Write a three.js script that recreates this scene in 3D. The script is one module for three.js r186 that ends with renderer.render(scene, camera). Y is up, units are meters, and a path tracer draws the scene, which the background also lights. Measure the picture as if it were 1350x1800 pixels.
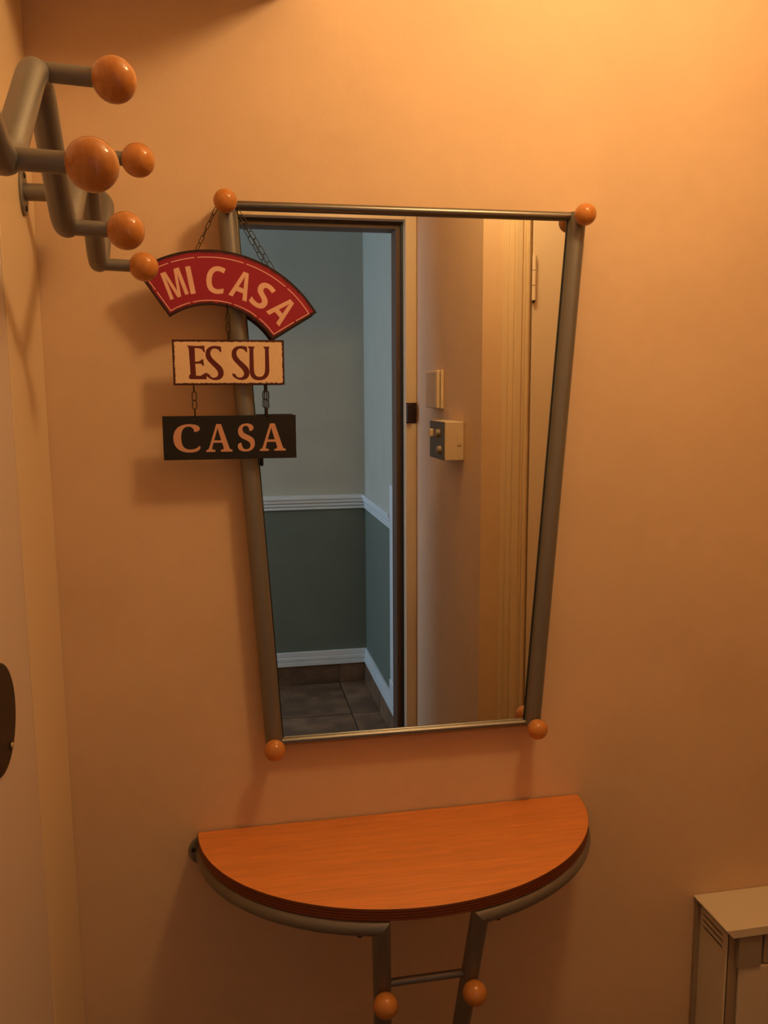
import * as THREE from 'three';
import { RoundedBoxGeometry } from 'three/addons/geometries/RoundedBoxGeometry.js';
import { mergeGeometries } from 'three/addons/utils/BufferGeometryUtils.js';
import { RectAreaLightUniformsLib } from 'three/addons/lights/RectAreaLightUniformsLib.js';

// ---------------------------------------------------------------- camera, sky, exposure, area lights
const scene = new THREE.Scene();
const renderer = new THREE.WebGLRenderer({ antialias: true });
renderer.toneMapping = THREE.LinearToneMapping;
renderer.toneMappingExposure = 8.0;
renderer.shadowMap.enabled = true;
const D2R = Math.PI / 180;
const camera = new THREE.PerspectiveCamera(62.92, 1350 / 1800, 0.02, 50);
{
  const yaw = 10.695 * D2R, pitch = 8.2265 * D2R, roll = -0.3472 * D2R;
  const fwd = new THREE.Vector3(Math.sin(yaw) * Math.cos(pitch), -Math.sin(pitch), -Math.cos(yaw) * Math.cos(pitch));
  const right = new THREE.Vector3(Math.cos(yaw), 0, Math.sin(yaw)), up = new THREE.Vector3().crossVectors(right, fwd);
  const r = right.clone().multiplyScalar(Math.cos(roll)).addScaledVector(up, Math.sin(roll));
  const u = up.clone().multiplyScalar(Math.cos(roll)).addScaledVector(right, -Math.sin(roll));
  camera.quaternion.setFromRotationMatrix(new THREE.Matrix4().makeBasis(r, u, fwd.clone().negate()));
  camera.position.set(0, 1.5, 1.3);
}
scene.add(camera);
scene.background = new THREE.Color(0.55, 0.72, 0.95);
scene.backgroundIntensity = 0.08;
RectAreaLightUniformsLib.init();
const DAY = new THREE.Color(0.57, 0.745, 1.08);
const daylight = new THREE.RectAreaLight(DAY, 0.68, 0.9, 1.5);      // daylight through the frosted pane at the end of the outer hall
daylight.position.set(-1.965, 1.55, 2.33);
daylight.lookAt(5, 1.35, 2.33);
scene.add(daylight);
const LAMP_AT = [0.555, 2.312, 0.605], LAMP_COLOUR = new THREE.Color(1.0, 0.65, 0.30), LAMP_POWER = 0.068;

// ---------------------------------------------------------------- helpers
function rng(seed) { let a = seed >>> 0; return () => { a = (a + 0x6d2b79f5) >>> 0; let t = Math.imul(a ^ (a >>> 15), 1 | a); t = (t + Math.imul(t ^ (t >>> 7), 61 | t)) ^ t; return ((t ^ (t >>> 14)) >>> 0) / 4294967296; }; }
const lerp = (a, b, t) => a + (b - a) * t;
function noiseGrid(seed, nx, ny) {                                  // tiling value noise
  const r = rng(seed), g = new Float32Array(nx * ny).map(() => r());
  return (u, v) => {
    const x = (((u % 1) + 1) % 1) * nx, y = (((v % 1) + 1) % 1) * ny, i = Math.floor(x), j = Math.floor(y);
    let fx = x - i, fy = y - j; fx = fx * fx * (3 - 2 * fx); fy = fy * fy * (3 - 2 * fy);
    const at = (a, b) => g[(b % ny) * nx + (a % nx)];
    return lerp(lerp(at(i, j), at(i + 1, j), fx), lerp(at(i, j + 1), at(i + 1, j + 1), fx), fy);
  };
}
function dataTexture(n, m, fn, srgb = true) {
  const d = new Uint8Array(n * m * 4);
  for (let y = 0; y < m; y++) for (let x = 0; x < n; x++) {
    const c = fn((x + 0.5) / n, (y + 0.5) / m), k = (y * n + x) * 4;
    for (let q = 0; q < 3; q++) d[k + q] = Math.max(0, Math.min(255, Math.round(c[q] * 255)));
    d[k + 3] = 255;
  }
  const t = new THREE.DataTexture(d, n, m);
  t.wrapS = t.wrapT = THREE.RepeatWrapping; t.magFilter = THREE.LinearFilter; t.minFilter = THREE.LinearMipmapLinearFilter; t.generateMipmaps = true;
  if (srgb) t.colorSpace = THREE.SRGBColorSpace;
  t.needsUpdate = true;
  return t;
}
function sized(t, w, h) { const c = t.clone(); c.repeat.set(1 / w, 1 / h); c.needsUpdate = true; return c; }
const used = {};
function numbered(n) { const k = used[n] = (used[n] ?? -1) + 1; return k ? n + '_' + String(k).padStart(3, '0') : n; }
function metric(geo) {                                              // uv in metres from the dominant side of the normal
  const g = geo.index ? geo.toNonIndexed() : geo, p = g.attributes.position, n = g.attributes.normal, uv = new Float32Array(p.count * 2);
  for (let i = 0; i < p.count; i += 3) {
    let nx = 0, ny = 0, nz = 0;
    for (let k = 0; k < 3; k++) { nx += Math.abs(n.getX(i + k)); ny += Math.abs(n.getY(i + k)); nz += Math.abs(n.getZ(i + k)); }
    for (let k = 0; k < 3; k++) {
      const x = p.getX(i + k), y = p.getY(i + k), z = p.getZ(i + k), q = (i + k) * 2;
      if (ny >= nx && ny >= nz) { uv[q] = x; uv[q + 1] = z; } else if (nx >= nz) { uv[q] = z; uv[q + 1] = y; } else { uv[q] = x; uv[q + 1] = y; }
    }
  }
  g.setAttribute('uv', new THREE.BufferAttribute(uv, 2));
  return g;
}
function box(x0, x1, y0, y1, z0, z1, r = 0) {                       // a box between two corners, edges rounded by r
  const w = x1 - x0, h = y1 - y0, d = z1 - z0;
  const g = r ? new RoundedBoxGeometry(w, h, d, 2, r) : new THREE.BoxGeometry(w, h, d);
  g.translate((x0 + x1) / 2, (y0 + y1) / 2, (z0 + z1) / 2);
  return metric(g);
}
const join = (list) => mergeGeometries(list.map((g) => { const q = g.index ? g.toNonIndexed() : g; for (const k of Object.keys(q.attributes)) if (!['position', 'normal', 'uv'].includes(k)) q.deleteAttribute(k); return q; }));
function mesh(name, geo, mat, parent = scene, label) {
  const m = new THREE.Mesh(geo, mat);
  m.name = parent === scene ? numbered(name) : name;
  m.castShadow = m.receiveShadow = true;
  if (label) m.userData.label = label;
  parent.add(m);
  return m;
}
function part(parent, name, geo, mat, label) {                      // parts are numbered within their own parent
  const n = parent.children.filter((c) => c.userData.kindName === name).length;
  const m = mesh(n ? name + '_' + String(n).padStart(3, '0') : name, geo, mat, parent, label);
  m.userData.kindName = name;
  return m;
}
function sub(parent, name) {
  const g = new THREE.Group(), n = parent.children.filter((c) => c.userData.kindName === name).length;
  g.name = n ? name + '_' + String(n).padStart(3, '0') : name; g.userData.kindName = name; parent.add(g);
  return g;
}
function thing(name, label, category, at = [0, 0, 0]) {
  const g = new THREE.Group(); g.name = numbered(name); g.position.set(...at);
  g.userData.label = label; g.userData.category = category;
  scene.add(g);
  return g;
}
function struct(name, geo, mat) { const m = mesh(name, geo, mat); m.userData.kind = 'structure'; return m; }
function structGroup(name) { const g = new THREE.Group(); g.name = numbered(name); g.userData.kind = 'structure'; scene.add(g); return g; }
const V = (x, y, z) => new THREE.Vector3(x, y, z);
function rounded(points, r, steps = 10) {                           // a polyline with its inner corners rounded
  const out = [points[0].clone()];
  for (let i = 1; i < points.length - 1; i++) {
    const a = points[i - 1], b = points[i], c = points[i + 1];
    const ra = Math.min(r, a.distanceTo(b) * 0.48), rc = Math.min(r, b.distanceTo(c) * 0.48);
    const p = b.clone().lerp(a, ra / a.distanceTo(b)), q = b.clone().lerp(c, rc / b.distanceTo(c));
    for (let k = 0; k <= steps; k++) { const t = k / steps; out.push(p.clone().lerp(b, t).lerp(b.clone().lerp(q, t), t)); }
  }
  out.push(points[points.length - 1].clone());
  return out;
}
function sweep(pts, radius, sides = 20, closed = false, startCut, endCut) {   // a tube along points; ends may be cut along a plane normal
  const n = pts.length, pos = [], nor = [], uv = [], idx = [], tan = [];
  for (let i = 0; i < n; i++) {
    const a = pts[closed ? (i - 1 + n) % n : Math.max(0, i - 1)], b = pts[closed ? (i + 1) % n : Math.min(n - 1, i + 1)];
    tan.push(b.clone().sub(a).normalize());
  }
  let nx = Math.abs(tan[0].y) < 0.9 ? V(0, 1, 0) : V(1, 0, 0);
  nx.addScaledVector(tan[0], -nx.dot(tan[0])).normalize();
  let len = 0;
  const rings = closed ? n + 1 : n;
  for (let j = 0; j < rings; j++) {
    const i = j % n;
    if (j) len += pts[i].distanceTo(pts[(j - 1) % n]);
    nx.addScaledVector(tan[i], -nx.dot(tan[i])).normalize();
    const by = V(0, 0, 0).crossVectors(tan[i], nx);
    for (let s = 0; s <= sides; s++) {
      const an = (s / sides) * 2 * Math.PI, d = nx.clone().multiplyScalar(Math.cos(an)).addScaledVector(by, Math.sin(an)), p = pts[i].clone().addScaledVector(d, radius);
      const cut = j === 0 ? startCut : j === rings - 1 ? endCut : null;
      if (cut && !closed) p.addScaledVector(tan[i], -p.clone().sub(pts[i]).dot(cut) / tan[i].dot(cut));
      pos.push(p.x, p.y, p.z); nor.push(d.x, d.y, d.z); uv.push(len, (an * radius));
    }
  }
  const w = sides + 1;
  for (let j = 0; j < rings - 1; j++) for (let s = 0; s < sides; s++) { const a = j * w + s, b = a + w; idx.push(a, a + 1, b, b, a + 1, b + 1); }
  if (!closed) for (const [j, sgn] of [[0, -1], [rings - 1, 1]]) {
    const base = pos.length / 3, c = pts[j], t = tan[j].clone().multiplyScalar(sgn);
    pos.push(c.x, c.y, c.z); nor.push(t.x, t.y, t.z); uv.push(0, 0);
    for (let s = 0; s <= sides; s++) { const k = (j * w + s) * 3; pos.push(pos[k], pos[k + 1], pos[k + 2]); nor.push(t.x, t.y, t.z); uv.push(0.001 * s, 0); }
    for (let s = 0; s < sides; s++) sgn > 0 ? idx.push(base, base + 1 + s, base + 2 + s) : idx.push(base, base + 2 + s, base + 1 + s);
  }
  const g = new THREE.BufferGeometry();
  g.setAttribute('position', new THREE.Float32BufferAttribute(pos, 3)); g.setAttribute('normal', new THREE.Float32BufferAttribute(nor, 3)); g.setAttribute('uv', new THREE.Float32BufferAttribute(uv, 2));
  g.setIndex(idx);
  return g;
}
function turned(profile, axis, at, seg = 36) {                      // a lathe whose y axis is laid along an axis
  const g = new THREE.LatheGeometry(profile.map(([r, y]) => new THREE.Vector2(r, y)), seg);
  g.applyQuaternion(new THREE.Quaternion().setFromUnitVectors(V(0, 1, 0), axis.clone().normalize()));
  g.translate(at.x, at.y, at.z);
  return g;
}
const ballGeo = (r, at, flatAxis) => { const g = new THREE.SphereGeometry(r, 48, 32); if (flatAxis) g.applyQuaternion(new THREE.Quaternion().setFromUnitVectors(V(0, 1, 0), flatAxis)); g.translate(at.x, at.y, at.z); return g; };

// ---------------------------------------------------------------- materials
const n1 = noiseGrid(11, 64, 64), n2 = noiseGrid(12, 256, 256), n3 = noiseGrid(13, 12, 12), n4 = noiseGrid(14, 16, 256), n5 = noiseGrid(15, 24, 512), n6 = noiseGrid(16, 6, 40);
const plasterBump = dataTexture(512, 512, (u, v) => { const h = 0.45 * n2(u, v) + 0.35 * n1(u, v) + 0.2 * n3(u, v); return [h, h, h]; }, false);
const plasterTone = dataTexture(256, 256, (u, v) => { const k = 0.955 + 0.03 * n3(u, v) + 0.015 * n1(u, v); return [k, k, k]; });
function paint(hex, rough = 0.75, bump = 0.0004, size = 0.6) {
  return new THREE.MeshStandardMaterial({ color: hex, roughness: rough, map: sized(plasterTone, 1.3, 1.3), bumpMap: sized(plasterBump, size, size), bumpScale: bump });
}
const gloss = (hex, rough = 0.4) => new THREE.MeshStandardMaterial({ color: hex, roughness: rough, bumpMap: sized(plasterBump, 0.25, 0.25), bumpScale: 0.00012 });
const woodTex = dataTexture(1024, 1024, (u, v) => {
  const streak = n4(u, v), fine = n5(u, v), band = n6(u * 1, v);
  let k = 0.94 + 0.07 * (streak - 0.5) + 0.09 * (fine - 0.5) + 0.05 * (band - 0.5);
  const fleck = n5(u * 3 + 0.37, v + 0.13); if (fleck > 0.86) k -= 0.45 * (fleck - 0.86);
  return [k, k * (0.985 - 0.03 * (streak - 0.5)), k * 0.97];
});
const ballTex = dataTexture(512, 512, (u, v) => { const k = 0.96 + 0.05 * (n4(u, v) - 0.5) + 0.06 * (n3(u, v) - 0.5); return [k, k, k]; });
const M = {
  wall: paint('#e4c19a', 0.75, 0.0002), leftWall: paint('#e4c19a', 0.75, 0.0002), ceiling: paint('#e9dfcb', 0.9), trim: gloss('#e4c9a2', 0.38), white: gloss('#e4dac8', 0.38), doorWhite: gloss('#ead2b4', 0.35),
  hallUpper: paint('#b8b5a2', 0.8), hallLower: null, hallWhite: gloss('#dfe3de', 0.35), hallCeiling: paint('#dddddd', 0.9),
  metal: new THREE.MeshStandardMaterial({ color: '#86827c', metalness: 0.6, roughness: 0.42, bumpMap: sized(plasterBump, 0.05, 0.05), bumpScale: 0.00003 }),
  bar: new THREE.MeshStandardMaterial({ color: '#817c75', metalness: 0.9, roughness: 0.32 }),
  ball: new THREE.MeshPhysicalMaterial({ color: '#cd833c', roughness: 0.55, specularIntensity: 0.3, map: sized(ballTex, 0.5, 0.5), clearcoat: 1, clearcoatRoughness: 0.02 }),
  table: new THREE.MeshPhysicalMaterial({ color: '#e99249', roughness: 0.45, map: sized(woodTex, 0.62, 0.3), clearcoat: 0.35, clearcoatRoughness: 0.28 }),
  tableEdge: null,
  glass: new THREE.MeshStandardMaterial({ color: '#e6ebe8', metalness: 1, roughness: 0 }),
  glassEdge: new THREE.MeshStandardMaterial({ color: '#1f2522', roughness: 0.3 }),
  chain: new THREE.MeshStandardMaterial({ color: '#3a332b', metalness: 0.7, roughness: 0.45 }),
  black: new THREE.MeshStandardMaterial({ color: '#16120f', roughness: 0.5 }),
  screw: new THREE.MeshStandardMaterial({ color: '#4d463c', metalness: 0.8, roughness: 0.4 }),
  brown: new THREE.MeshStandardMaterial({ color: '#3b2417', roughness: 0.35, metalness: 0.3 }),
  plate: new THREE.MeshStandardMaterial({ color: '#22120c', roughness: 0.55 }),
  brownWood: gloss('#5d4330', 0.55),
  heater: gloss('#dccdb3', 0.45), heaterLid: gloss('#a0917f', 0.5), heaterBack: gloss('#a58f74', 0.6),
  plastic: new THREE.MeshStandardMaterial({ color: '#dcc3a2', roughness: 0.5 }),
  greyPlastic: new THREE.MeshStandardMaterial({ color: '#5f5b53', roughness: 0.55 }),
  brass: new THREE.MeshStandardMaterial({ color: '#c9b48c', metalness: 0.7, roughness: 0.35 }),
  knob: new THREE.MeshStandardMaterial({ color: '#8d7f69', roughness: 0.45 }),
  leftDoor: gloss('#d9c3b0', 0.38),
  carpet: paint('#7c6247', 0.95),
};
{
  const weave = dataTexture(512, 512, (u, v) => { const a = Math.sin(u * 2 * Math.PI * 32), b = Math.sin(v * 2 * Math.PI * 32), h = 0.5 + 0.18 * a * b + 0.25 * (n2(u, v) - 0.5) + 0.2 * (n1(u, v) - 0.5); return [h, h, h]; }, false);
  M.hallLower = new THREE.MeshStandardMaterial({ color: '#6f7766', roughness: 0.75, map: sized(plasterTone, 0.9, 0.9), bumpMap: sized(weave, 0.28, 0.28), bumpScale: 0.0016 });
  const plies = dataTexture(256, 64, (u, v) => { const s = Math.abs(((v * 4.0) % 1) - 0.5) * 2; const k = (s > 0.62 ? 0.55 : 0.95) * (0.9 + 0.2 * n5(u, v)); return [0.62 * k, 0.33 * k, 0.17 * k]; });
  M.tableEdge = new THREE.MeshStandardMaterial({ color: '#d8c2a8', map: plies, roughness: 0.55 });
}
const tileMats = [0, 1, 2].map((i) => new THREE.MeshStandardMaterial({
  color: ['#8c6e54', '#95765a', '#82664d'][i], roughness: 0.5,
  map: sized(dataTexture(256, 256, (u, v) => { const k = 0.72 + 0.3 * n3(u + i * 0.31, v) + 0.12 * (n1(u, v + i * 0.2) - 0.5); return [k, k * 0.98, k * 0.95]; }), 0.7, 0.7),
}));

// ---------------------------------------------------------------- the room shell
const LX = -0.256, CEIL = 2.45, AX = 0.666, CZ = 0.865, EZ = 1.632, HX = 0.69, HZ = 2.901, HC = 2.62, HL = -2.0;
struct('floor', box(-0.4, 2.35, -0.12, 0, -0.15, EZ + 0.02), M.carpet);
struct('ceiling', join([box(-0.4, 2.35, CEIL, CEIL + 0.15, -0.15, EZ + 0.02)]), M.ceiling);
struct('wall_back', box(-0.4, 2.35, 0, CEIL, -0.15, 0), M.wall);
struct('wall_left', box(-0.4, LX - 0.006, 0, CEIL, 0, EZ + 0.13), M.leftWall);
struct('wall_right', join([box(AX, AX + 0.14, 0, CEIL, CZ, EZ + 0.13)]), M.wall);
struct('wall_front', join([box(AX + 0.14, 2.35, 0, CEIL, CZ, CZ + 0.14)]), M.wall);
struct('wall_corridor_end', box(2.2, 2.35, 0, CEIL, 0, CZ), M.wall);
struct('wall_entry', join([box(-0.4, -0.235, 0, CEIL, EZ, EZ + 0.13), box(-0.235, AX, 2.118, CEIL, EZ, EZ + 0.13)]), M.wall);
// casing strip and door of the left wall
struct('trim_1', join([box(LX - 0.02, -0.254, 0, 2.13, 0.0005, 0.2, 0.0015), box(LX - 0.02, -0.254, 2.04, 2.13, 0.2, 0.985, 0.0015), box(LX - 0.02, -0.254, 0, 2.13, 0.985, 1.09, 0.0015)]), M.trim);
{
  const d = structGroup('door_1');
  part(d, 'door_leaf', box(LX - 0.004, -0.2555, 0.008, 2.036, 0.2004, 0.9846, 0.0008), M.leftDoor);
  const s = new THREE.Shape(); s.absellipse(0, 0, 0.056, 0.056, 0, Math.PI * 2);
  const g = new THREE.ExtrudeGeometry(s, { depth: 0.004, bevelEnabled: true, bevelThickness: 0.004, bevelSize: 0.006, bevelSegments: 4, curveSegments: 40 });
  g.rotateY(Math.PI / 2); g.translate(-0.2565, 1.147, 0.366);
  const fp = part(d, 'finger_plate', g, M.plate, 'dark brown round finger plate');
  part(fp, 'screw', turned([[0, 0.003], [0.003, 0.0025], [0.0045, 0], [0, 0]], V(1, 0, 0), V(-0.2478, 1.108, 0.343), 16), M.brass);
}
// high boxed-in cupboard over the door corner, out of frame: it shades the top left of the wall
{
  const c = thing('wall_cupboard', 'painted cupboard boxed in under the ceiling in the left corner', 'cupboard', [-0.07, 2.07, 0.115]);
  part(c, 'carcass', box(-0.184, 0.19, 0, 0.375, -0.1145, 0.089, 0.002), M.white);
  const dr = part(c, 'door', box(-0.17, 0.176, 0.0, 0.36, 0.0895, 0.11, 0.003), M.white);
  part(dr, 'knob', turned([[0, 0.022], [0.008, 0.021], [0.012, 0.015], [0.008, 0.008], [0.005, 0]], V(0, 0, 1), V(0.14, 0.1, 0.11), 20), M.brass);
}
// door in the corridor's front wall, seen in the mirror
{
  const zf = CZ;
  const strips = [[0.7335, 0.7475, 0.012], [0.7475, 0.7665, 0.02], [0.7665, 0.7765, 0.0155], [0.7765, 0.786, 0.02], [0.786, 0.793, 0.011]];
  const g = [];
  for (const [a, b, t] of strips) g.push(box(a, b, 0, 2.06, zf - t, zf + 0.001, 0.0018));
  g.push(box(0.7185, 0.7335, 0, 2.06, zf - 0.006, zf + 0.001, 0.0012));
  g.push(box(0.7185, 1.62, 2.06, 2.13, zf - 0.02, zf + 0.001, 0.002), box(1.55, 1.62, 0, 2.06, zf - 0.02, zf + 0.001, 0.002));
  struct('trim_2', join(g), M.trim);
  const d = structGroup('door_2');
  part(d, 'door_leaf', box(0.7965, 1.548, 0.006, 2.056, zf - 0.012, zf - 0.001, 0.002), M.doorWhite);
  for (const y of [1.787, 0.26]) {
    const h = sub(d, 'hinge');
    part(h, 'knuckle', join([0, 1, 2].map((k) => { const c = new THREE.CylinderGeometry(0.0058, 0.0058, 0.0365, 18); c.translate(0.7985, y - 0.038 + k * 0.038, zf - 0.0165); return metric(c); })), M.doorWhite);
    part(h, 'pin', (() => { const c = new THREE.CylinderGeometry(0.004, 0.003, 0.007, 12); c.translate(0.7985, y - 0.06, zf - 0.0165); return c; })(), M.screw);
  }
}
// entrance doorway: frame, stop and nightlatch keep
{
  const d = structGroup('door_3');
  const jamb = [box(0.6274, AX - 0.0005, 0, 2.118, EZ - 0.006, EZ + 0.05, 0.0015), box(-0.2345, 0.6274, 2.0768, 2.118, EZ - 0.006, EZ + 0.05, 0.0015), box(-0.2345, -0.2, 0, 2.0768, EZ - 0.006, EZ + 0.05, 0.0015)];
  part(d, 'door_frame', join(jamb), M.trim);
  part(d, 'door_stop', join([box(0.604, AX - 0.0005, 0, 2.118, EZ + 0.05, EZ + 0.13, 0.001), box(-0.2345, 0.604, 2.0552, 2.118, EZ + 0.05, EZ + 0.13, 0.001), box(-0.2345, -0.177, 0, 2.0552, EZ + 0.05, EZ + 0.13, 0.001)]), M.brownWood);
  part(d, 'draught_strip', join([box(0.6195, 0.6274, 0, 2.0768, EZ + 0.036, EZ + 0.05), box(-0.2, 0.6195, 2.069, 2.0768, EZ + 0.036, EZ + 0.05)]), M.black);
  const k = part(d, 'latch_keep', join([box(0.628, 0.665, 1.387, 1.4585, EZ - 0.0095, EZ - 0.0045, 0.0012), box(0.628, 0.644, 1.391, 1.4545, EZ - 0.03, EZ - 0.008, 0.002)]), M.brown, 'dark brown nightlatch keep');
  part(k, 'screw', turned([[0, 0.0025], [0.003, 0.002], [0.0042, 0], [0, 0]], V(0, 0, -1), V(0.656, 1.442, EZ - 0.0095), 14), M.screw);
  part(k, 'screw', turned([[0, 0.0025], [0.003, 0.002], [0.0042, 0], [0, 0]], V(0, 0, -1), V(0.656, 1.404, EZ - 0.0095), 14), M.screw);
}
// ---------------------------------------------------------------- outer hall, seen through the doorway in the mirror
{
  const z0 = EZ + 0.13, DT = 0.945;                                  // dado changes colour behind the rail
  const up = [], low = [];
  for (const [y0, y1, list] of [[DT, HC, up], [0, DT, low]]) {
    list.push(box(HL - 0.12, HX + 0.12, y0, y1, HZ, HZ + 0.12), box(HX, HX + 0.12, y0, y1, z0, HZ), box(HL - 0.12, -0.4, y0, y1, EZ, z0));
  }
  struct('wall_hall_upper', join(up.concat([box(-0.4, AX + 0.14, CEIL + 0.15, HC, EZ, z0)])), M.hallUpper);
  struct('wall_hall_lower', join(low), M.hallLower);
  struct('ceiling', box(HL - 0.12, HX + 0.12, HC, HC + 0.12, EZ, HZ + 0.12), M.hallCeiling);
  struct('wall_hall_end', join([box(HL - 0.12, HL, 0, 0.8, z0, HZ), box(HL - 0.12, HL, 2.3, HC, z0, HZ), box(HL - 0.12, HL, 0.8, 2.3, z0, 1.88), box(HL - 0.12, HL, 0.8, 2.3, 2.78, HZ)]), M.hallUpper);
  const win = structGroup('window_1');
  part(win, 'window_frame', join([box(HL - 0.08, HL - 0.03, 0.8, 0.85, 1.88, 2.78), box(HL - 0.08, HL - 0.03, 2.25, 2.3, 1.88, 2.78), box(HL - 0.08, HL - 0.03, 0.85, 2.25, 1.88, 1.93), box(HL - 0.08, HL - 0.03, 0.85, 2.25, 2.73, 2.78)]), M.hallWhite);
  part(win, 'pane', box(HL - 0.06, HL - 0.052, 0.85, 2.25, 1.93, 2.73), new THREE.MeshStandardMaterial({ color: '#c9d6dc', roughness: 0.6, emissive: DAY, emissiveIntensity: 0.3 }), 'frosted daylit pane');
  // mouldings: [y0, y1, depth] steps of the rail and of the skirting
  const rail = [[0.913, 0.926, 0.012], [0.926, 0.931, 0.006], [0.931, 0.943, 0.017], [0.943, 0.948, 0.009], [0.948, 0.966, 0.022], [0.966, 0.984, 0.03]];
  const skirt = [[0.103, 0.124, 0.02], [0.124, 0.129, 0.013], [0.129, 0.146, 0.017], [0.146, 0.151, 0.01], [0.151, 0.174, 0.012]];
  const run = (steps, tail) => join(steps.flatMap(([a, b, t]) => [box(HL, HX, a, b, HZ - t, HZ + 0.001, 0.0012), box(HX - t * 0.7, HX + 0.001, a, b, tail, HZ, 0.0012)]));
  struct('trim_3', run(rail, 2.192), M.hallWhite);
  struct('baseboard_hall', run(skirt, z0), M.hallWhite);
  const fl = structGroup('floor_hall');
  part(fl, 'grout', box(HL - 0.12, HX + 0.12, -0.12, -0.004, EZ + 0.02, HZ + 0.12), new THREE.MeshStandardMaterial({ color: '#3a322a', roughness: 0.9 }));
  const T = 0.445, r = rng(5);
  for (let i = 0; i < 6; i++) for (let j = 0; j < 3; j++) {
    const x1 = Math.min(HX, 0.99 - i * T), x0 = Math.max(HL, 0.99 - (i + 1) * T), z1 = HZ - j * T, zz0 = Math.max(EZ + 0.021, HZ - (j + 1) * T);
    if (x1 - x0 < 0.02) continue;
    part(fl, 'floor_tile', box(x0 + 0.003, x1 - 0.003, -0.006, -0.0005 + 0.0006 * (r() - 0.5), zz0 + 0.003, z1 - 0.003, 0.001), tileMats[(i * 2 + j) % 3]);
  }
  const st = structGroup('trim_4');
  for (let i = 0; i < 6; i++) {
    const x1 = Math.min(HX - 0.014, 0.99 - i * T), x0 = Math.max(HL, 0.99 - (i + 1) * T);
    if (x1 - x0 > 0.02) part(st, 'skirting_tile', box(x0 + 0.0012, x1 - 0.0012, 0.001, 0.1025, HZ - 0.013, HZ - 0.0005, 0.001), tileMats[(i + 1) % 3]);
  }
  for (let j = 0; j < 3; j++) { const z1 = HZ - 0.014 - j * T, zz = Math.max(z0, z1 - T); part(st, 'skirting_tile', box(HX - 0.013, HX - 0.0005, 0.001, 0.1025, zz + 0.001, z1 - 0.001, 0.001), tileMats[j % 3]); }
  // low white access panel on the hall's right wall
  const a = thing('access_panel', 'low white framed access panel on the hall wall, mirrored beside the doorway edge', 'panel', [HX, 0.175, 1.975]);
  const fr = (x0, x1, y0, y1, z0_, z1_) => box(x0, x1, y0, y1, z0_, z1_, 0.003);
  part(a, 'frame', join([fr(-0.013, -0.0005, 0.075, 0.93, 0.125, 0.22), fr(-0.013, -0.0005, 0.075, 0.93, -0.22, -0.125), fr(-0.0127, -0.0005, 0.84, 0.932, -0.2205, 0.2205), fr(-0.0127, -0.0005, 0.075, 0.15, -0.125, 0.125)]), M.hallWhite);
  part(a, 'plinth_block', fr(-0.017, -0.0005, 0.0, 0.075, 0.12, 0.222), M.hallWhite);
  part(a, 'plinth_block', fr(-0.017, -0.0005, 0.0, 0.075, -0.222, -0.12), M.hallWhite);
  part(a, 'door', fr(-0.006, -0.0006, 0.154, 0.836, -0.121, 0.121), M.hallWhite);
}

// ---------------------------------------------------------------- the lamp (above the frame)
{
  const l = thing('ceiling_lamp', 'round opal glass globe lamp on the hall ceiling', 'lamp', LAMP_AT);
  part(l, 'globe', new THREE.SphereGeometry(0.07, 40, 28), new THREE.MeshStandardMaterial({ color: '#f4ead6', roughness: 0.4, emissive: LAMP_COLOUR, emissiveIntensity: 3.8 }));
  part(l, 'fitting', turned([[0, 0.149], [0.055, 0.149], [0.058, 0.13], [0.05, 0.085], [0.04, 0.056], [0, 0.056]], V(0, 1, 0), V(0, 0, 0)), M.white);
  const p = new THREE.PointLight(LAMP_COLOUR, LAMP_POWER, 0, 2);
  p.castShadow = true; p.shadow.radius = 3.8;
  p.shadow.camera.near = 0.09; p.shadow.mapSize.set(2048, 2048);
  l.add(p);
}

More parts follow.
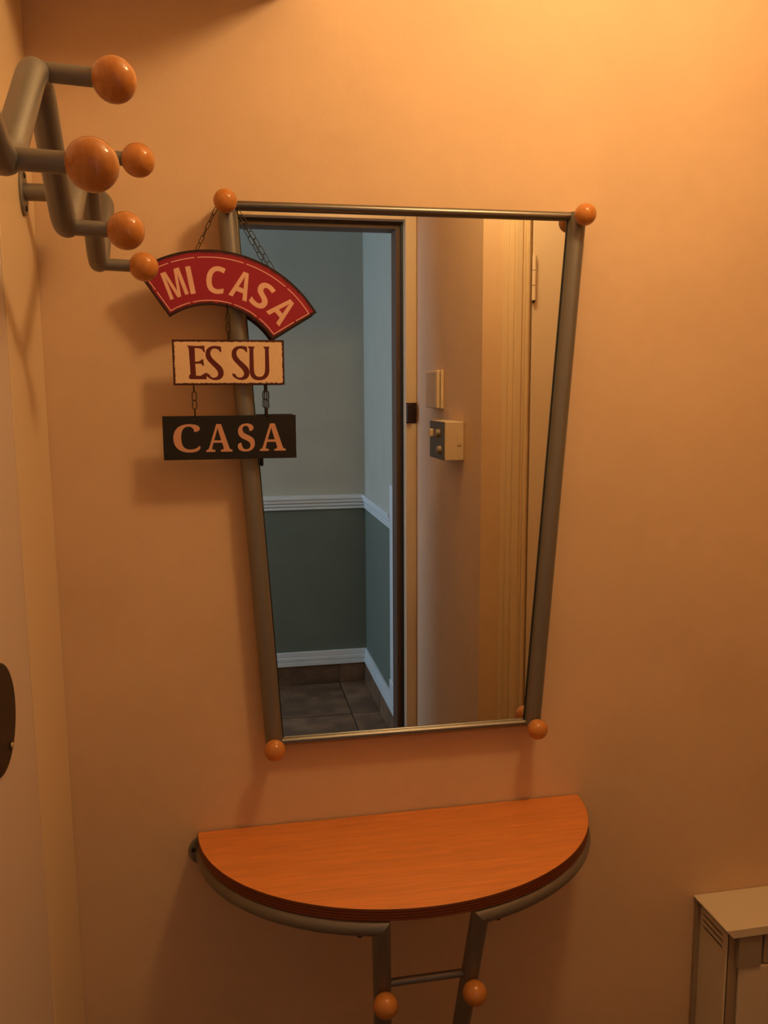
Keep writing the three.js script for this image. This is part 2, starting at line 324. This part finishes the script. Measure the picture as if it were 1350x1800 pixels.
// ---------------------------------------------------------------- the mirror
{
  const m = thing('wall_mirror', 'tapering wall mirror in a grey tube frame with wooden ball corners', 'mirror', [0.28, 0.94, 0]);
  const L = (x, y, z) => V(x - 0.28, y - 0.94, z), Z = 0.019;
  const TL = L(0.0127, 1.773, Z), BL = L(0.0614, 0.943, Z), TR = L(0.5527, 1.773, Z), BR = L(0.4947, 0.9395, Z);
  // glass: a bevelled pane between the posts
  const s = new THREE.Shape([[0.0185, 1.7655], [0.548, 1.7655], [0.4895, 0.9445], [0.0672, 0.9455]].map(([x, y]) => new THREE.Vector2(x - 0.28, y - 0.94)));
  const gl = new THREE.ExtrudeGeometry(s, { depth: 0.004, bevelEnabled: false }); gl.translate(0, 0, 0.012);
  part(m, 'mirror_glass', gl, [M.glass, M.glassEdge]);
  // dark gasket lines between glass and posts
  part(m, 'gasket', sweep([L(0.0263, 1.768, 0.0166), L(0.0753, 0.943, 0.0166)], 0.0021, 8), M.glassEdge);
  part(m, 'gasket', sweep([L(0.5391, 1.768, 0.0166), L(0.4811, 0.943, 0.0166)], 0.0021, 8), M.glassEdge);
  for (const [a, b] of [[TL, BL], [TR, BR]]) part(m, 'frame_post', sweep([a, b], 0.0138, 32), M.metal);
  part(m, 'frame_rail', sweep([L(0.02, 1.7676, Z), L(0.546, 1.768, Z)], 0.0064, 20), M.bar);
  part(m, 'frame_rail', sweep([L(0.066, 0.9458, Z), L(0.489, 0.944, Z)], 0.0062, 20), M.bar);
  const ax = V(0.3, 0.2, 1).normalize();
  for (const [x, y] of [[0.0111, 1.7673], [0.5535, 1.7659], [0.0605, 0.9446], [0.4939, 0.9427]]) part(m, 'ball', ballGeo(0.0167, L(x, y, 0.047), ax), M.ball);
  part(m, 'glass_clip', box(0.0508 - 0.28, 0.0562 - 0.28, 1.388 - 0.94, 1.4065 - 0.94, 0.016, 0.0215, 0.0024), M.black, 'small black clip');
}

// ---------------------------------------------------------------- the console table
{
  const t = thing('console_table', 'half-round wooden console table on grey tube legs below the mirror', 'table', [0.262, 0, 0]);
  const A = 0.326, B = 0.2655, TH = 0.0175, TOP = 0.797;
  const sh = new THREE.Shape(), pts = [];
  for (let i = 0; i <= 96; i++) { const an = Math.PI * (1 - i / 96); pts.push([A * Math.cos(an), 0.002 + B * Math.sin(an)]); }
  sh.moveTo(pts[0][0], -pts[0][1]); for (const [x, z] of pts.slice(1)) sh.lineTo(x, -z); sh.closePath();
  const g = new THREE.ExtrudeGeometry(sh, { depth: TH - 0.0016, bevelEnabled: true, bevelThickness: 0.0008, bevelSize: 0.0008, bevelOffset: -0.0008, bevelSegments: 2 });
  g.rotateX(-Math.PI / 2); g.translate(0, TOP - TH + 0.0008, 0);
  const p = g.attributes.position, n = g.attributes.normal, uv = g.attributes.uv;
  for (let i = 0; i < p.count; i++) Math.abs(n.getY(i)) > 0.8 ? uv.setXY(i, p.getX(i), p.getZ(i)) : uv.setXY(i, Math.atan2(p.getZ(i), p.getX(i)) * 0.3 / 0.25, (p.getY(i) - (TOP - TH)) / TH);
  part(t, 'tabletop', g, [M.table, M.tableEdge]);
  // support tube: two quarter arcs under the edge, mitred onto the legs
  const R = 0.0132, Y = TOP - TH - R - 0.0005, LX0 = 0.0715;
  for (const s of [-1, 1]) {
    const a = 0.3165, b = 0.2555, arc = [];
    const end = Math.asin(LX0 / a);
    for (let i = 0; i <= 40; i++) { const th = lerp(Math.PI / 2, end, i / 40); arc.push(V(s * a * Math.sin(th), Y, 0.002 + b * Math.cos(th))); }
    const top = arc[arc.length - 1].clone(), foot = V(s * 0.031, 0.0, 0.062);
    const d1 = arc[arc.length - 1].clone().sub(arc[arc.length - 2]).normalize(), d2 = foot.clone().sub(top).normalize();
    const cut = d1.clone().add(d2).normalize();
    part(t, 'support_rail', sweep(arc, R, 24, false, null, cut), M.metal);
    const leg = part(t, 'leg', sweep([top, foot], R, 24, false, cut, V(0, 1, 0)), M.metal);
    part(leg, 'foot_pad', turned([[0, 0], [0.016, 0], [0.017, 0.004], [0.015, 0.012], [0.0135, 0.012]], V(0, 1, 0), foot.clone().setY(0)), M.black);
    const at = (y) => top.clone().lerp(foot, (Y - y) / Y);
    part(t, 'ball', ballGeo(0.0176, at(0.641).add(V(s * 0.0005, 0, 0.0285)), V(0.3, 0.2, 1).normalize()), M.ball);
    const fl = part(t, 'wall_flange', turned([[0, 0.004], [0.021, 0.0038], [0.0245, 0.0028], [0.0255, 0.0008], [0.0255, 0]], V(0, 0, 1), V(s * 0.3165, Y - 0.001, 0.0005)), M.metal);
    for (const k of [-1, 1]) part(fl, 'screw', turned([[0, 0.0022], [0.0025, 0.002], [0.0038, 0], [0, 0]], V(0, 0, 1), V(s * 0.3165 + k * 0.0175, Y + 0.002, 0.0042), 14), M.black);
    part(t, 'screw_head', turned([[0, 0.0045], [0.003, 0.004], [0.0048, 0.002], [0.005, 0]], V(0, -1, 0), V(s * 0.1, Y - R + 0.0006, 0.002 + 0.2555 * Math.sqrt(1 - (0.1 / 0.3165) ** 2)), 16), M.screw);
    if (s > 0) { const q = at(0.6565); part(t, 'cross_bar', sweep([V(-q.x, q.y, q.z), q], 0.0058, 16), M.metal); }
  }
}

// ---------------------------------------------------------------- the coat rack
{
  const rk = thing('coat_rack', 'grey zigzag tube coat rack with wooden knobs on the left wall', 'coat rack', [-0.254, 1.7, 0.38]);
  const P = (x, y, z) => V(x + 0.254, y - 1.7, z - 0.38);
  const balls = [[-0.082, 1.6516, 0.6839], [-0.0779, 1.7474, 0.5613], [-0.087, 1.653, 0.4386], [-0.0829, 1.7488, 0.316], [-0.0921, 1.6543, 0.1933]];
  const R = 0.0112, rootX = [-0.1385, -0.1365, -0.1415, -0.138, -0.146];
  const knots = [P(-0.2535, 1.757, 0.9), P(-0.139, 1.757, 0.9)];
  balls.forEach(([x, y, z], i) => knots.push(P(rootX[i], y + (i % 2 ? 0.012 : -0.008), z)));
  knots.push(P(-0.146, 1.764, 0.0735), P(-0.2535, 1.764, 0.0735));
  part(rk, 'zigzag_tube', sweep(rounded(knots, 0.034, 12), R, 28), M.metal);
  balls.forEach(([x, y, z], i) => {
    const a = P(rootX[i] + 0.002, y + (i % 2 ? 0.003 : 0.002), z), b = P(x, y, z), d = b.clone().sub(a).normalize();
    const peg = part(rk, 'peg', sweep([a, b.clone().addScaledVector(d, -0.012)], 0.0074, 20), M.metal);
    part(peg, 'knob', ballGeo(0.0178, b, V(1, 0.2, 0.3).normalize()), M.ball, 'varnished round wooden knob');
  });
  for (const z of [0.0735, 0.9]) {
    const c = P(-0.254, z < 0.4 ? 1.764 : 1.757, z);
    const s = new THREE.Shape(); s.absellipse(0, 0, 0.0185, 0.0305, 0, Math.PI * 2);
    const g = new THREE.ExtrudeGeometry(s, { depth: 0.002, bevelEnabled: true, bevelThickness: 0.001, bevelSize: 0.001, bevelOffset: -0.001, bevelSegments: 2, curveSegments: 36 });
    g.rotateY(Math.PI / 2); g.translate(c.x + 0.0012, c.y, c.z);
    const fl = part(rk, 'wall_flange', g, M.metal);
    for (const k of [-1, 1]) part(fl, 'screw', turned([[0, 0.0022], [0.003, 0.002], [0.0042, 0], [0, 0]], V(1, 0, 0), V(c.x + 0.0041, c.y + k * 0.0212, c.z), 14), M.screw);
  }
}

// ---------------------------------------------------------------- the hanging sign
function glyph(c, ch, font, cx, cy, w, h, turn = 0) {               // one letter stretched into a box
  c.save(); c.font = font; c.textBaseline = 'alphabetic'; c.textAlign = 'left';
  const m = c.measureText(ch), gw = m.actualBoundingBoxLeft + m.actualBoundingBoxRight, gh = m.actualBoundingBoxAscent + m.actualBoundingBoxDescent;
  c.translate(cx, cy); c.rotate(turn); c.scale(w / gw, h / gh);
  c.fillText(ch, m.actualBoundingBoxLeft - gw / 2, m.actualBoundingBoxAscent - gh / 2);
  c.restore();
}
function ragged(c, r, pts, width, colour, jitter) {                 // a worn printed border
  c.fillStyle = colour;
  for (let i = 0; i + 1 < pts.length; i++) {
    const [x0, y0] = pts[i], [x1, y1] = pts[i + 1], n = Math.max(2, Math.round(Math.hypot(x1 - x0, y1 - y0) / 2.5));
    for (let k = 0; k <= n; k++) { const t = k / n; c.beginPath(); c.arc(lerp(x0, x1, t), lerp(y0, y1, t), width * (0.75 + jitter * r() * r()), 0, 7); c.fill(); }
  }
}
function canvasTexture(w, h, draw) {
  const c = document.createElement('canvas'); c.width = w; c.height = h; draw(c.getContext('2d'));
  const t = new THREE.CanvasTexture(c); t.colorSpace = THREE.SRGBColorSpace; t.anisotropy = 8; return t;
}
{
  const sg = thing('hanging_sign', 'three-part painted welcome sign hung by chains from the mirror corner', 'sign', [0.0, 1.4, 0]);
  const Z = 0.0435, TK = 0.0026, S = (x, y, z = Z) => V(x, y - 1.4, z);
  function board(name, shape, tex, x0, x1, y0, y1, edge, label) {    // shape in world x, y; the print covers x0..x1, y0..y1
    const g = new THREE.ExtrudeGeometry(shape, { depth: TK - 0.0008, bevelEnabled: true, bevelThickness: 0.0004, bevelSize: 0.0004, bevelOffset: -0.0004, bevelSegments: 1, curveSegments: 48 });
    g.translate(0, -1.4, Z - TK / 2 + 0.0004);
    const p = g.attributes.position, uv = g.attributes.uv;
    for (let i = 0; i < p.count; i++) uv.setXY(i, (p.getX(i) - x0) / (x1 - x0), (p.getY(i) + 1.4 - y0) / (y1 - y0));
    return part(sg, name, g, [new THREE.MeshStandardMaterial({ map: tex, roughness: 0.7 }), new THREE.MeshStandardMaterial({ color: edge, roughness: 0.7 })], label);
  }
  // arched red board
  {
    const O = [-0.0147, 1.5219], R1 = 0.1788, R0 = 0.1018, A0 = 31.2 * D2R, A1 = 124.3 * D2R, X0 = -0.13, X1 = 0.15, Y0 = 1.555, Y1 = 1.715, W = 1120, H = 640, K = W / (X1 - X0);
    const px = (a, r) => [(O[0] + r * Math.cos(a) - X0) * K, (Y1 - (O[1] + r * Math.sin(a))) * K];
    const arc = (r, a, b, n = 60) => Array.from({ length: n + 1 }, (_, i) => px(lerp(a, b, i / n), r));
    const tex = canvasTexture(W, H, (c) => {
      const r = rng(21);
      c.fillStyle = '#9a1530'; c.fillRect(0, 0, W, H);
      for (let i = 0; i < 5000; i++) { c.fillStyle = r() < 0.5 ? 'rgba(120,8,20,0.16)' : 'rgba(185,36,60,0.14)'; c.beginPath(); c.arc(r() * W, r() * H, 1 + 5 * r(), 0, 7); c.fill(); }
      const per = [...arc(R1, A1, A0), ...arc(R0, A0, A1), px(A1, R1)];
      ragged(c, r, per, 14, 'rgba(70,8,10,0.30)', 1.2);
      ragged(c, r, per, 8.5, 'rgba(26,8,8,0.85)', 0.8);
      const pink = '#e9b7a4';
      c.strokeStyle = pink; c.lineWidth = 5.5;
      const dash = (list) => { let on = true, left = 60 + 120 * r(); for (let i = 0; i + 1 < list.length; i++) { if (on) { c.beginPath(); c.moveTo(...list[i]); c.lineTo(...list[i + 1]); c.stroke(); } left -= Math.hypot(list[i + 1][0] - list[i][0], list[i + 1][1] - list[i][1]); if (left < 0) { on = !on; left = on ? 110 + 170 * r() : 8 + 9 * r(); } } };
      const i1 = R1 - 0.0105, i0 = R0 + 0.0065, e = 0.035;
      dash(arc(i1, A1 - e, A0 + e * 0.8, 140)); dash(arc(i0, A1 - 0.06, A0 + 0.055, 140));
      dash(Array.from({ length: 20 }, (_, i) => px(A1 - lerp(0.06, e, i / 19), lerp(i0, i1, i / 19)))); dash(Array.from({ length: 20 }, (_, i) => px(A0 + lerp(0.055, e * 0.8, i / 19), lerp(i0, i1, i / 19))));
      c.fillStyle = '#eab89c';
      for (const [ch, deg, w, lean, rr] of [['M', 110.4, 0.0275, 0.02, 0.1395], ['I', 101.0, 0.0072, 0.02, 0.1385], ['C', 86.3, 0.0265, 0.03, 0.1372], ['A', 70.6, 0.0275, 0.02, 0.1375], ['S', 57.2, 0.0248, 0.02, 0.138], ['A', 42.9, 0.0285, 0.03, 0.1405]]) {
        const a = deg * D2R, [x, y] = px(a, rr);
        if (ch === 'I') { c.save(); c.translate(x, y); c.rotate(Math.PI / 2 - a + lean); c.fillRect(-w * K / 2, -0.01925 * K, w * K, 0.0385 * K); c.restore(); } else glyph(c, ch, 'bold 200px sans-serif', x, y, w * K, 0.0385 * K, Math.PI / 2 - a + lean);
      }
      for (let i = 0; i < 260; i++) { c.fillStyle = 'rgba(160,30,40,0.35)'; c.beginPath(); c.arc(r() * W, r() * H, 0.8 + 1.4 * r(), 0, 7); c.fill(); }
    });
    const s = new THREE.Shape(); s.absarc(O[0], O[1], R1, A0, A1, false); s.absarc(O[0], O[1], R0, A1, A0, true); s.closePath();
    board('arched_board', s, tex, X0, X1, Y0, Y1, '#2a0d0b', 'red arched board reading MI CASA');
  }
  const rect = (x0, x1, y0, y1) => new THREE.Shape([[x0, y0], [x1, y0], [x1, y1], [x0, y1]].map(([x, y]) => new THREE.Vector2(x, y)));
  // cream board
  {
    const W = 1024, H = 412, X = (x) => (x - 172) * (W / 1020), Yp = (y) => (y - 40) * (H / 408);
    const tex = canvasTexture(W, H, (c) => {
      const r = rng(22);
      c.fillStyle = '#e9c79e'; c.fillRect(0, 0, W, H);
      for (let i = 0; i < 2600; i++) { c.fillStyle = r() < 0.5 ? 'rgba(210,160,110,0.14)' : 'rgba(245,222,190,0.14)'; c.beginPath(); c.arc(r() * W, r() * H, 1 + 7 * r(), 0, 7); c.fill(); }
      ragged(c, r, [[0, 0], [W, 0], [W, H], [0, H], [0, 0]], 17, '#43110e', 0.6);
      for (let i = 0; i < 240; i++) { const e = Math.floor(r() * 4), t = r(), d = 10 + 26 * r() * r(); c.fillStyle = 'rgba(80,30,20,0.55)'; c.beginPath(); c.arc(e < 2 ? t * W : e === 2 ? d : W - d, e < 2 ? (e ? d : H - d) : t * H, 1 + 1.8 * r(), 0, 7); c.fill(); }
      c.fillStyle = '#5e1614';
      const poly = (list) => { c.beginPath(); list.forEach(([x, y], i) => (i ? c.lineTo(X(x), Yp(y)) : c.moveTo(X(x), Yp(y)))); c.closePath(); c.fill(); };
      poly([[303, 93], [400, 97], [462, 94], [464, 153], [453, 151], [437, 124], [410, 117], [374, 116], [374, 236], [406, 235], [430, 221], [447, 212], [453, 275], [440, 271], [424, 254], [374, 256], [378, 362], [420, 364], [450, 345], [478, 334], [471, 396], [330, 394], [312, 386], [316, 356], [328, 350], [321, 130], [316, 106]]);
      const ess = (dx) => {
        const q = (x, y) => [X(x + dx), Yp(y)];
        c.beginPath(); c.moveTo(...q(614, 154)); c.lineTo(...q(598, 146)); c.bezierCurveTo(...q(590, 118), ...q(520, 98), ...q(514, 160)); c.bezierCurveTo(...q(512, 205), ...q(572, 240), ...q(604, 276)); c.bezierCurveTo(...q(646, 318), ...q(640, 402), ...q(556, 403)); c.bezierCurveTo(...q(520, 402), ...q(494, 388), ...q(474, 366));
        c.lineTo(...q(470, 342)); c.bezierCurveTo(...q(488, 342), ...q(500, 350), ...q(508, 366)); c.bezierCurveTo(...q(524, 390), ...q(570, 384), ...q(578, 354)); c.bezierCurveTo(...q(586, 322), ...q(548, 292), ...q(520, 262)); c.bezierCurveTo(...q(484, 226), ...q(462, 200), ...q(472, 152)); c.bezierCurveTo(...q(484, 96), ...q(548, 84), ...q(612, 103)); c.closePath(); c.fill();
      };
      ess(0); ess(237);
      const q = (x, y) => [X(x), Yp(y)];
      c.beginPath(); c.moveTo(...q(856, 98)); c.lineTo(...q(922, 100)); c.lineTo(...q(908, 124)); c.lineTo(...q(908, 300)); c.bezierCurveTo(...q(908, 352), ...q(924, 374), ...q(958, 374)); c.bezierCurveTo(...q(994, 374), ...q(1010, 350), ...q(1012, 300)); c.lineTo(...q(1015, 124)); c.lineTo(...q(998, 100)); c.lineTo(...q(1058, 100)); c.lineTo(...q(1050, 124)); c.lineTo(...q(1052, 310)); c.bezierCurveTo(...q(1050, 374), ...q(1010, 406), ...q(956, 406)); c.bezierCurveTo(...q(898, 406), ...q(866, 376), ...q(867, 310)); c.lineTo(...q(872, 124)); c.closePath(); c.fill();
    });
    board('middle_board', rect(-0.0705, 0.0891, 1.51, 1.5748), tex, -0.0705, 0.0891, 1.51, 1.5748, '#35140d', 'cream board with dark red letters ES SU');
  }
  // dark board
  {
    const W = 1216, H = 400;
    const tex = canvasTexture(W, H, (c) => {
      const r = rng(23);
      c.fillStyle = '#110d0f'; c.fillRect(0, 0, W, H);
      for (let i = 0; i < 1800; i++) { c.fillStyle = r() < 0.5 ? 'rgba(34,28,27,0.16)' : 'rgba(8,8,10,0.2)'; c.beginPath(); c.arc(r() * W, r() * H, 1 + 6 * r(), 0, 7); c.fill(); }
      c.fillStyle = '#d29a7c';
      for (const [ch, x0, x1] of [['C', 88, 338], ['A', 382, 626], ['S', 668, 834], ['A', 874, 1120]]) glyph(c, ch, 'bold 300px serif', (x0 + x1) / 2, 202, x1 - x0, ch === 'A' ? 256 : 264);
      c.fillStyle = '#6b5a4c'; c.beginPath(); c.arc(284, 28, 5, 0, 7); c.arc(934, 26, 5, 0, 7); c.fill();
    });
    board('lower_board', rect(-0.0885, 0.1042, 1.4018, 1.4658), tex, -0.0885, 0.1042, 1.4018, 1.4658, '#171314', 'black board with pale letters CASA');
  }
  // chains of wire links
  const linkShapes = {};
  function link(len, wid, wire) {
    const k = [len, wid, wire].join();
    if (!linkShapes[k]) { const pts = [], r = wid / 2 - wire, h = len / 2 - wire - r; for (let i = 0; i < 20; i++) { const a = (i / 20) * 2 * Math.PI; pts.push(V(r * Math.cos(a), r * Math.sin(a) + (Math.sin(a) >= 0 ? h : -h), 0)); } linkShapes[k] = sweep(pts, wire, 6, true); }
    return linkShapes[k];
  }
  function chain(a, b, n, wid, wire, twists, label) {
    const g = sub(sg, 'chain'); if (label) g.userData.label = label;
    const d = b.clone().sub(a), step = d.length() / n, dir = d.clone().normalize();
    for (let i = 0; i < n; i++) {
      const m = part(g, 'link', link(step + wire * 2.6, wid, wire), M.chain);
      m.position.copy(a).addScaledVector(dir, (i + 0.5) * step);
      m.quaternion.setFromUnitVectors(V(0, 1, 0), dir).multiply(new THREE.Quaternion().setFromAxisAngle(V(0, 1, 0), twists[i % twists.length]));
    }
  }
  const hang = S(0.0125, 1.7695, 0.0345);
  chain(S(-0.0015, 1.7605, 0.0345), S(-0.0313, 1.699, 0.044), 6, 0.0058, 0.0006, [0.9, -0.5, 1.0, -0.7, 0.8, -0.2]);
  chain(S(0.0265, 1.7605, 0.0352), S(0.0757, 1.675, 0.044), 8, 0.0066, 0.0006, [0.35, -0.45, 0.3, -0.5]);
  chain(S(-0.0015, 1.7605, 0.0345), S(0.0265, 1.7605, 0.0352), 3, 0.0058, 0.0006, [1.2]);
  chain(S(0.0096, 1.6262), S(0.0098, 1.5722), 4, 0.0072, 0.0007, [1.3, 0.2, -0.25, 1.35]);
  chain(S(-0.0423, 1.5128), S(-0.0418, 1.4632), 4, 0.0075, 0.0007, [1.4, 0.25, -0.2, 1.4]);
  chain(S(0.0622, 1.5135), S(0.0622, 1.4632), 4, 0.008, 0.0009, [1.4, 0.2, -0.3, 1.4]);
}

// ---------------------------------------------------------------- storage heater
{
  const h = thing('storage_heater', 'white storage heater with side vent slots at the right edge', 'heater', [1.2, 0, 0]);
  const X = (x) => x - 1.2;
  part(h, 'back_plate', box(X(0.826), X(1.574), 0.07, 0.566, 0.0005, 0.009, 0.001), M.heaterBack);
  // side panels with slots cut right through
  for (const s of [0, 1]) {
    const x0 = s ? 1.558 : 0.8355, sh = new THREE.Shape([[0.0095, 0.06], [0.0905, 0.06], [0.0905, 0.5565], [0.0095, 0.5565]].map(([z, y]) => new THREE.Vector2(z, y)));
    for (let k = 0; k < 3; k++) { const y = 0.545 - k * 0.0115, p = new THREE.Path(), z0 = 0.0185, z1 = 0.0775, r = 0.0027; p.absarc(z1, y, r, -Math.PI / 2, Math.PI / 2, false); p.absarc(z0, y, r, Math.PI / 2, Math.PI * 1.5, false); sh.holes.push(p); }
    const g = new THREE.ExtrudeGeometry(sh, { depth: 0.003, bevelEnabled: true, bevelThickness: 0.0008, bevelSize: 0.0006, bevelOffset: -0.0006, bevelSegments: 1 });
    g.rotateY(-Math.PI / 2); g.translate(X(x0) + 0.0022 + s * 0.004, 0, 0);
    part(h, 'side_panel', metric(g), M.heater);
  }
  part(h, 'inner_casing', box(X(0.848), X(1.552), 0.07, 0.552, 0.012, 0.088), M.black);
  part(h, 'front_frame', box(X(0.8402), X(1.5598), 0.06, 0.556, 0.0882, 0.0915, 0.001), M.heaterBack);
  part(h, 'front_panel', box(X(0.857), X(1.543), 0.075, 0.4935, 0.0925, 0.1, 0.003), M.heater);
  part(h, 'control_lid', box(X(0.852), X(0.8965), 0.4945, 0.5555, 0.0918, 0.103, 0.0012), M.heaterLid, 'grey control lid');
  part(h, 'louvre', box(X(0.902), X(1.543), 0.4965, 0.5535, 0.0925, 0.101, 0.002), M.heaterLid);
  // top slab, its ends rounded over
  const sh = new THREE.Shape(), e0 = X(0.8235), e1 = X(1.5765);
  sh.moveTo(e0 + 0.0125, 0.5575); sh.lineTo(e1 - 0.0125, 0.5575); sh.lineTo(e1, 0.5715); sh.quadraticCurveTo(e1 + 0.0003, 0.575, e1 - 0.004, 0.575);
  sh.lineTo(e0 + 0.004, 0.575); sh.quadraticCurveTo(e0 - 0.0003, 0.575, e0, 0.5715); sh.closePath();
  const g = new THREE.ExtrudeGeometry(sh, { depth: 0.1035, bevelEnabled: true, bevelThickness: 0.0018, bevelSize: 0.0018, bevelOffset: -0.0018, bevelSegments: 3, curveSegments: 14 });
  g.translate(0, 0, 0.0026);
  part(h, 'top_slab', metric(g), M.heater);
  for (const x of [0.9, 1.5]) part(h, 'foot', box(X(x) - 0.02, X(x) + 0.02, 0, 0.064, 0.015, 0.085, 0.003), M.heaterBack);
}

// ---------------------------------------------------------------- boxes on the right wall, seen in the mirror
{
  const a = thing('door_chime', 'white ribbed chime box on the wall, upper of two boxes seen in the mirror', 'chime box', [AX, 1.504, 1.323]);
  part(a, 'back_plate', box(-0.011, -0.0005, -0.0595, 0.0595, -0.0735, 0.0735, 0.002), M.plastic);
  const c = part(a, 'cover', box(-0.0235, -0.0125, -0.058, 0.058, -0.072, 0.072, 0.003), M.plastic);
  const ribs = []; for (let i = 0; i < 22; i++) ribs.push(box(-0.0247, -0.0233, -0.052 + i * 0.00485, -0.0494 + i * 0.00485, -0.062, 0.062, 0.0005));
  part(c, 'rib', join(ribs), M.plastic);
  part(a, 'seam_clip', box(-0.0135, -0.0105, -0.03, 0.03, -0.071, 0.071), M.greyPlastic);
  const b = thing('control_box', 'white control box with dark knobbed face, lower of two boxes in the mirror', 'control box', [AX, 1.358, 1.108]);
  part(b, 'housing', box(-0.057, -0.0005, -0.055, 0.055, -0.083, 0.083, 0.003), M.plastic);
  const f = part(b, 'face_plate', box(-0.06, -0.0565, -0.0545, 0.0545, -0.0825, 0.0825, 0.0015), M.greyPlastic, 'dark grey face plate');
  const knob = [[0, 0.012], [0.009, 0.0115], [0.011, 0.0095], [0.0125, 0.002], [0.0125, 0]];
  part(f, 'knob', turned(knob, V(-1, 0, 0), V(-0.06, 0.021, -0.03), 28), M.knob);
  part(f, 'knob', turned(knob, V(-1, 0, 0), V(-0.06, -0.026, -0.048), 28), M.knob);
  part(f, 'lever', box(-0.071, -0.0598, 0.008, 0.031, 0.032, 0.06, 0.003), M.plastic);
  part(b, 'side_clip', box(-0.02, -0.009, -0.012, 0.018, -0.0855, -0.0825, 0.001), M.plastic);
}

scene.traverse((o) => { delete o.userData.kindName; });
renderer.render(scene, camera);
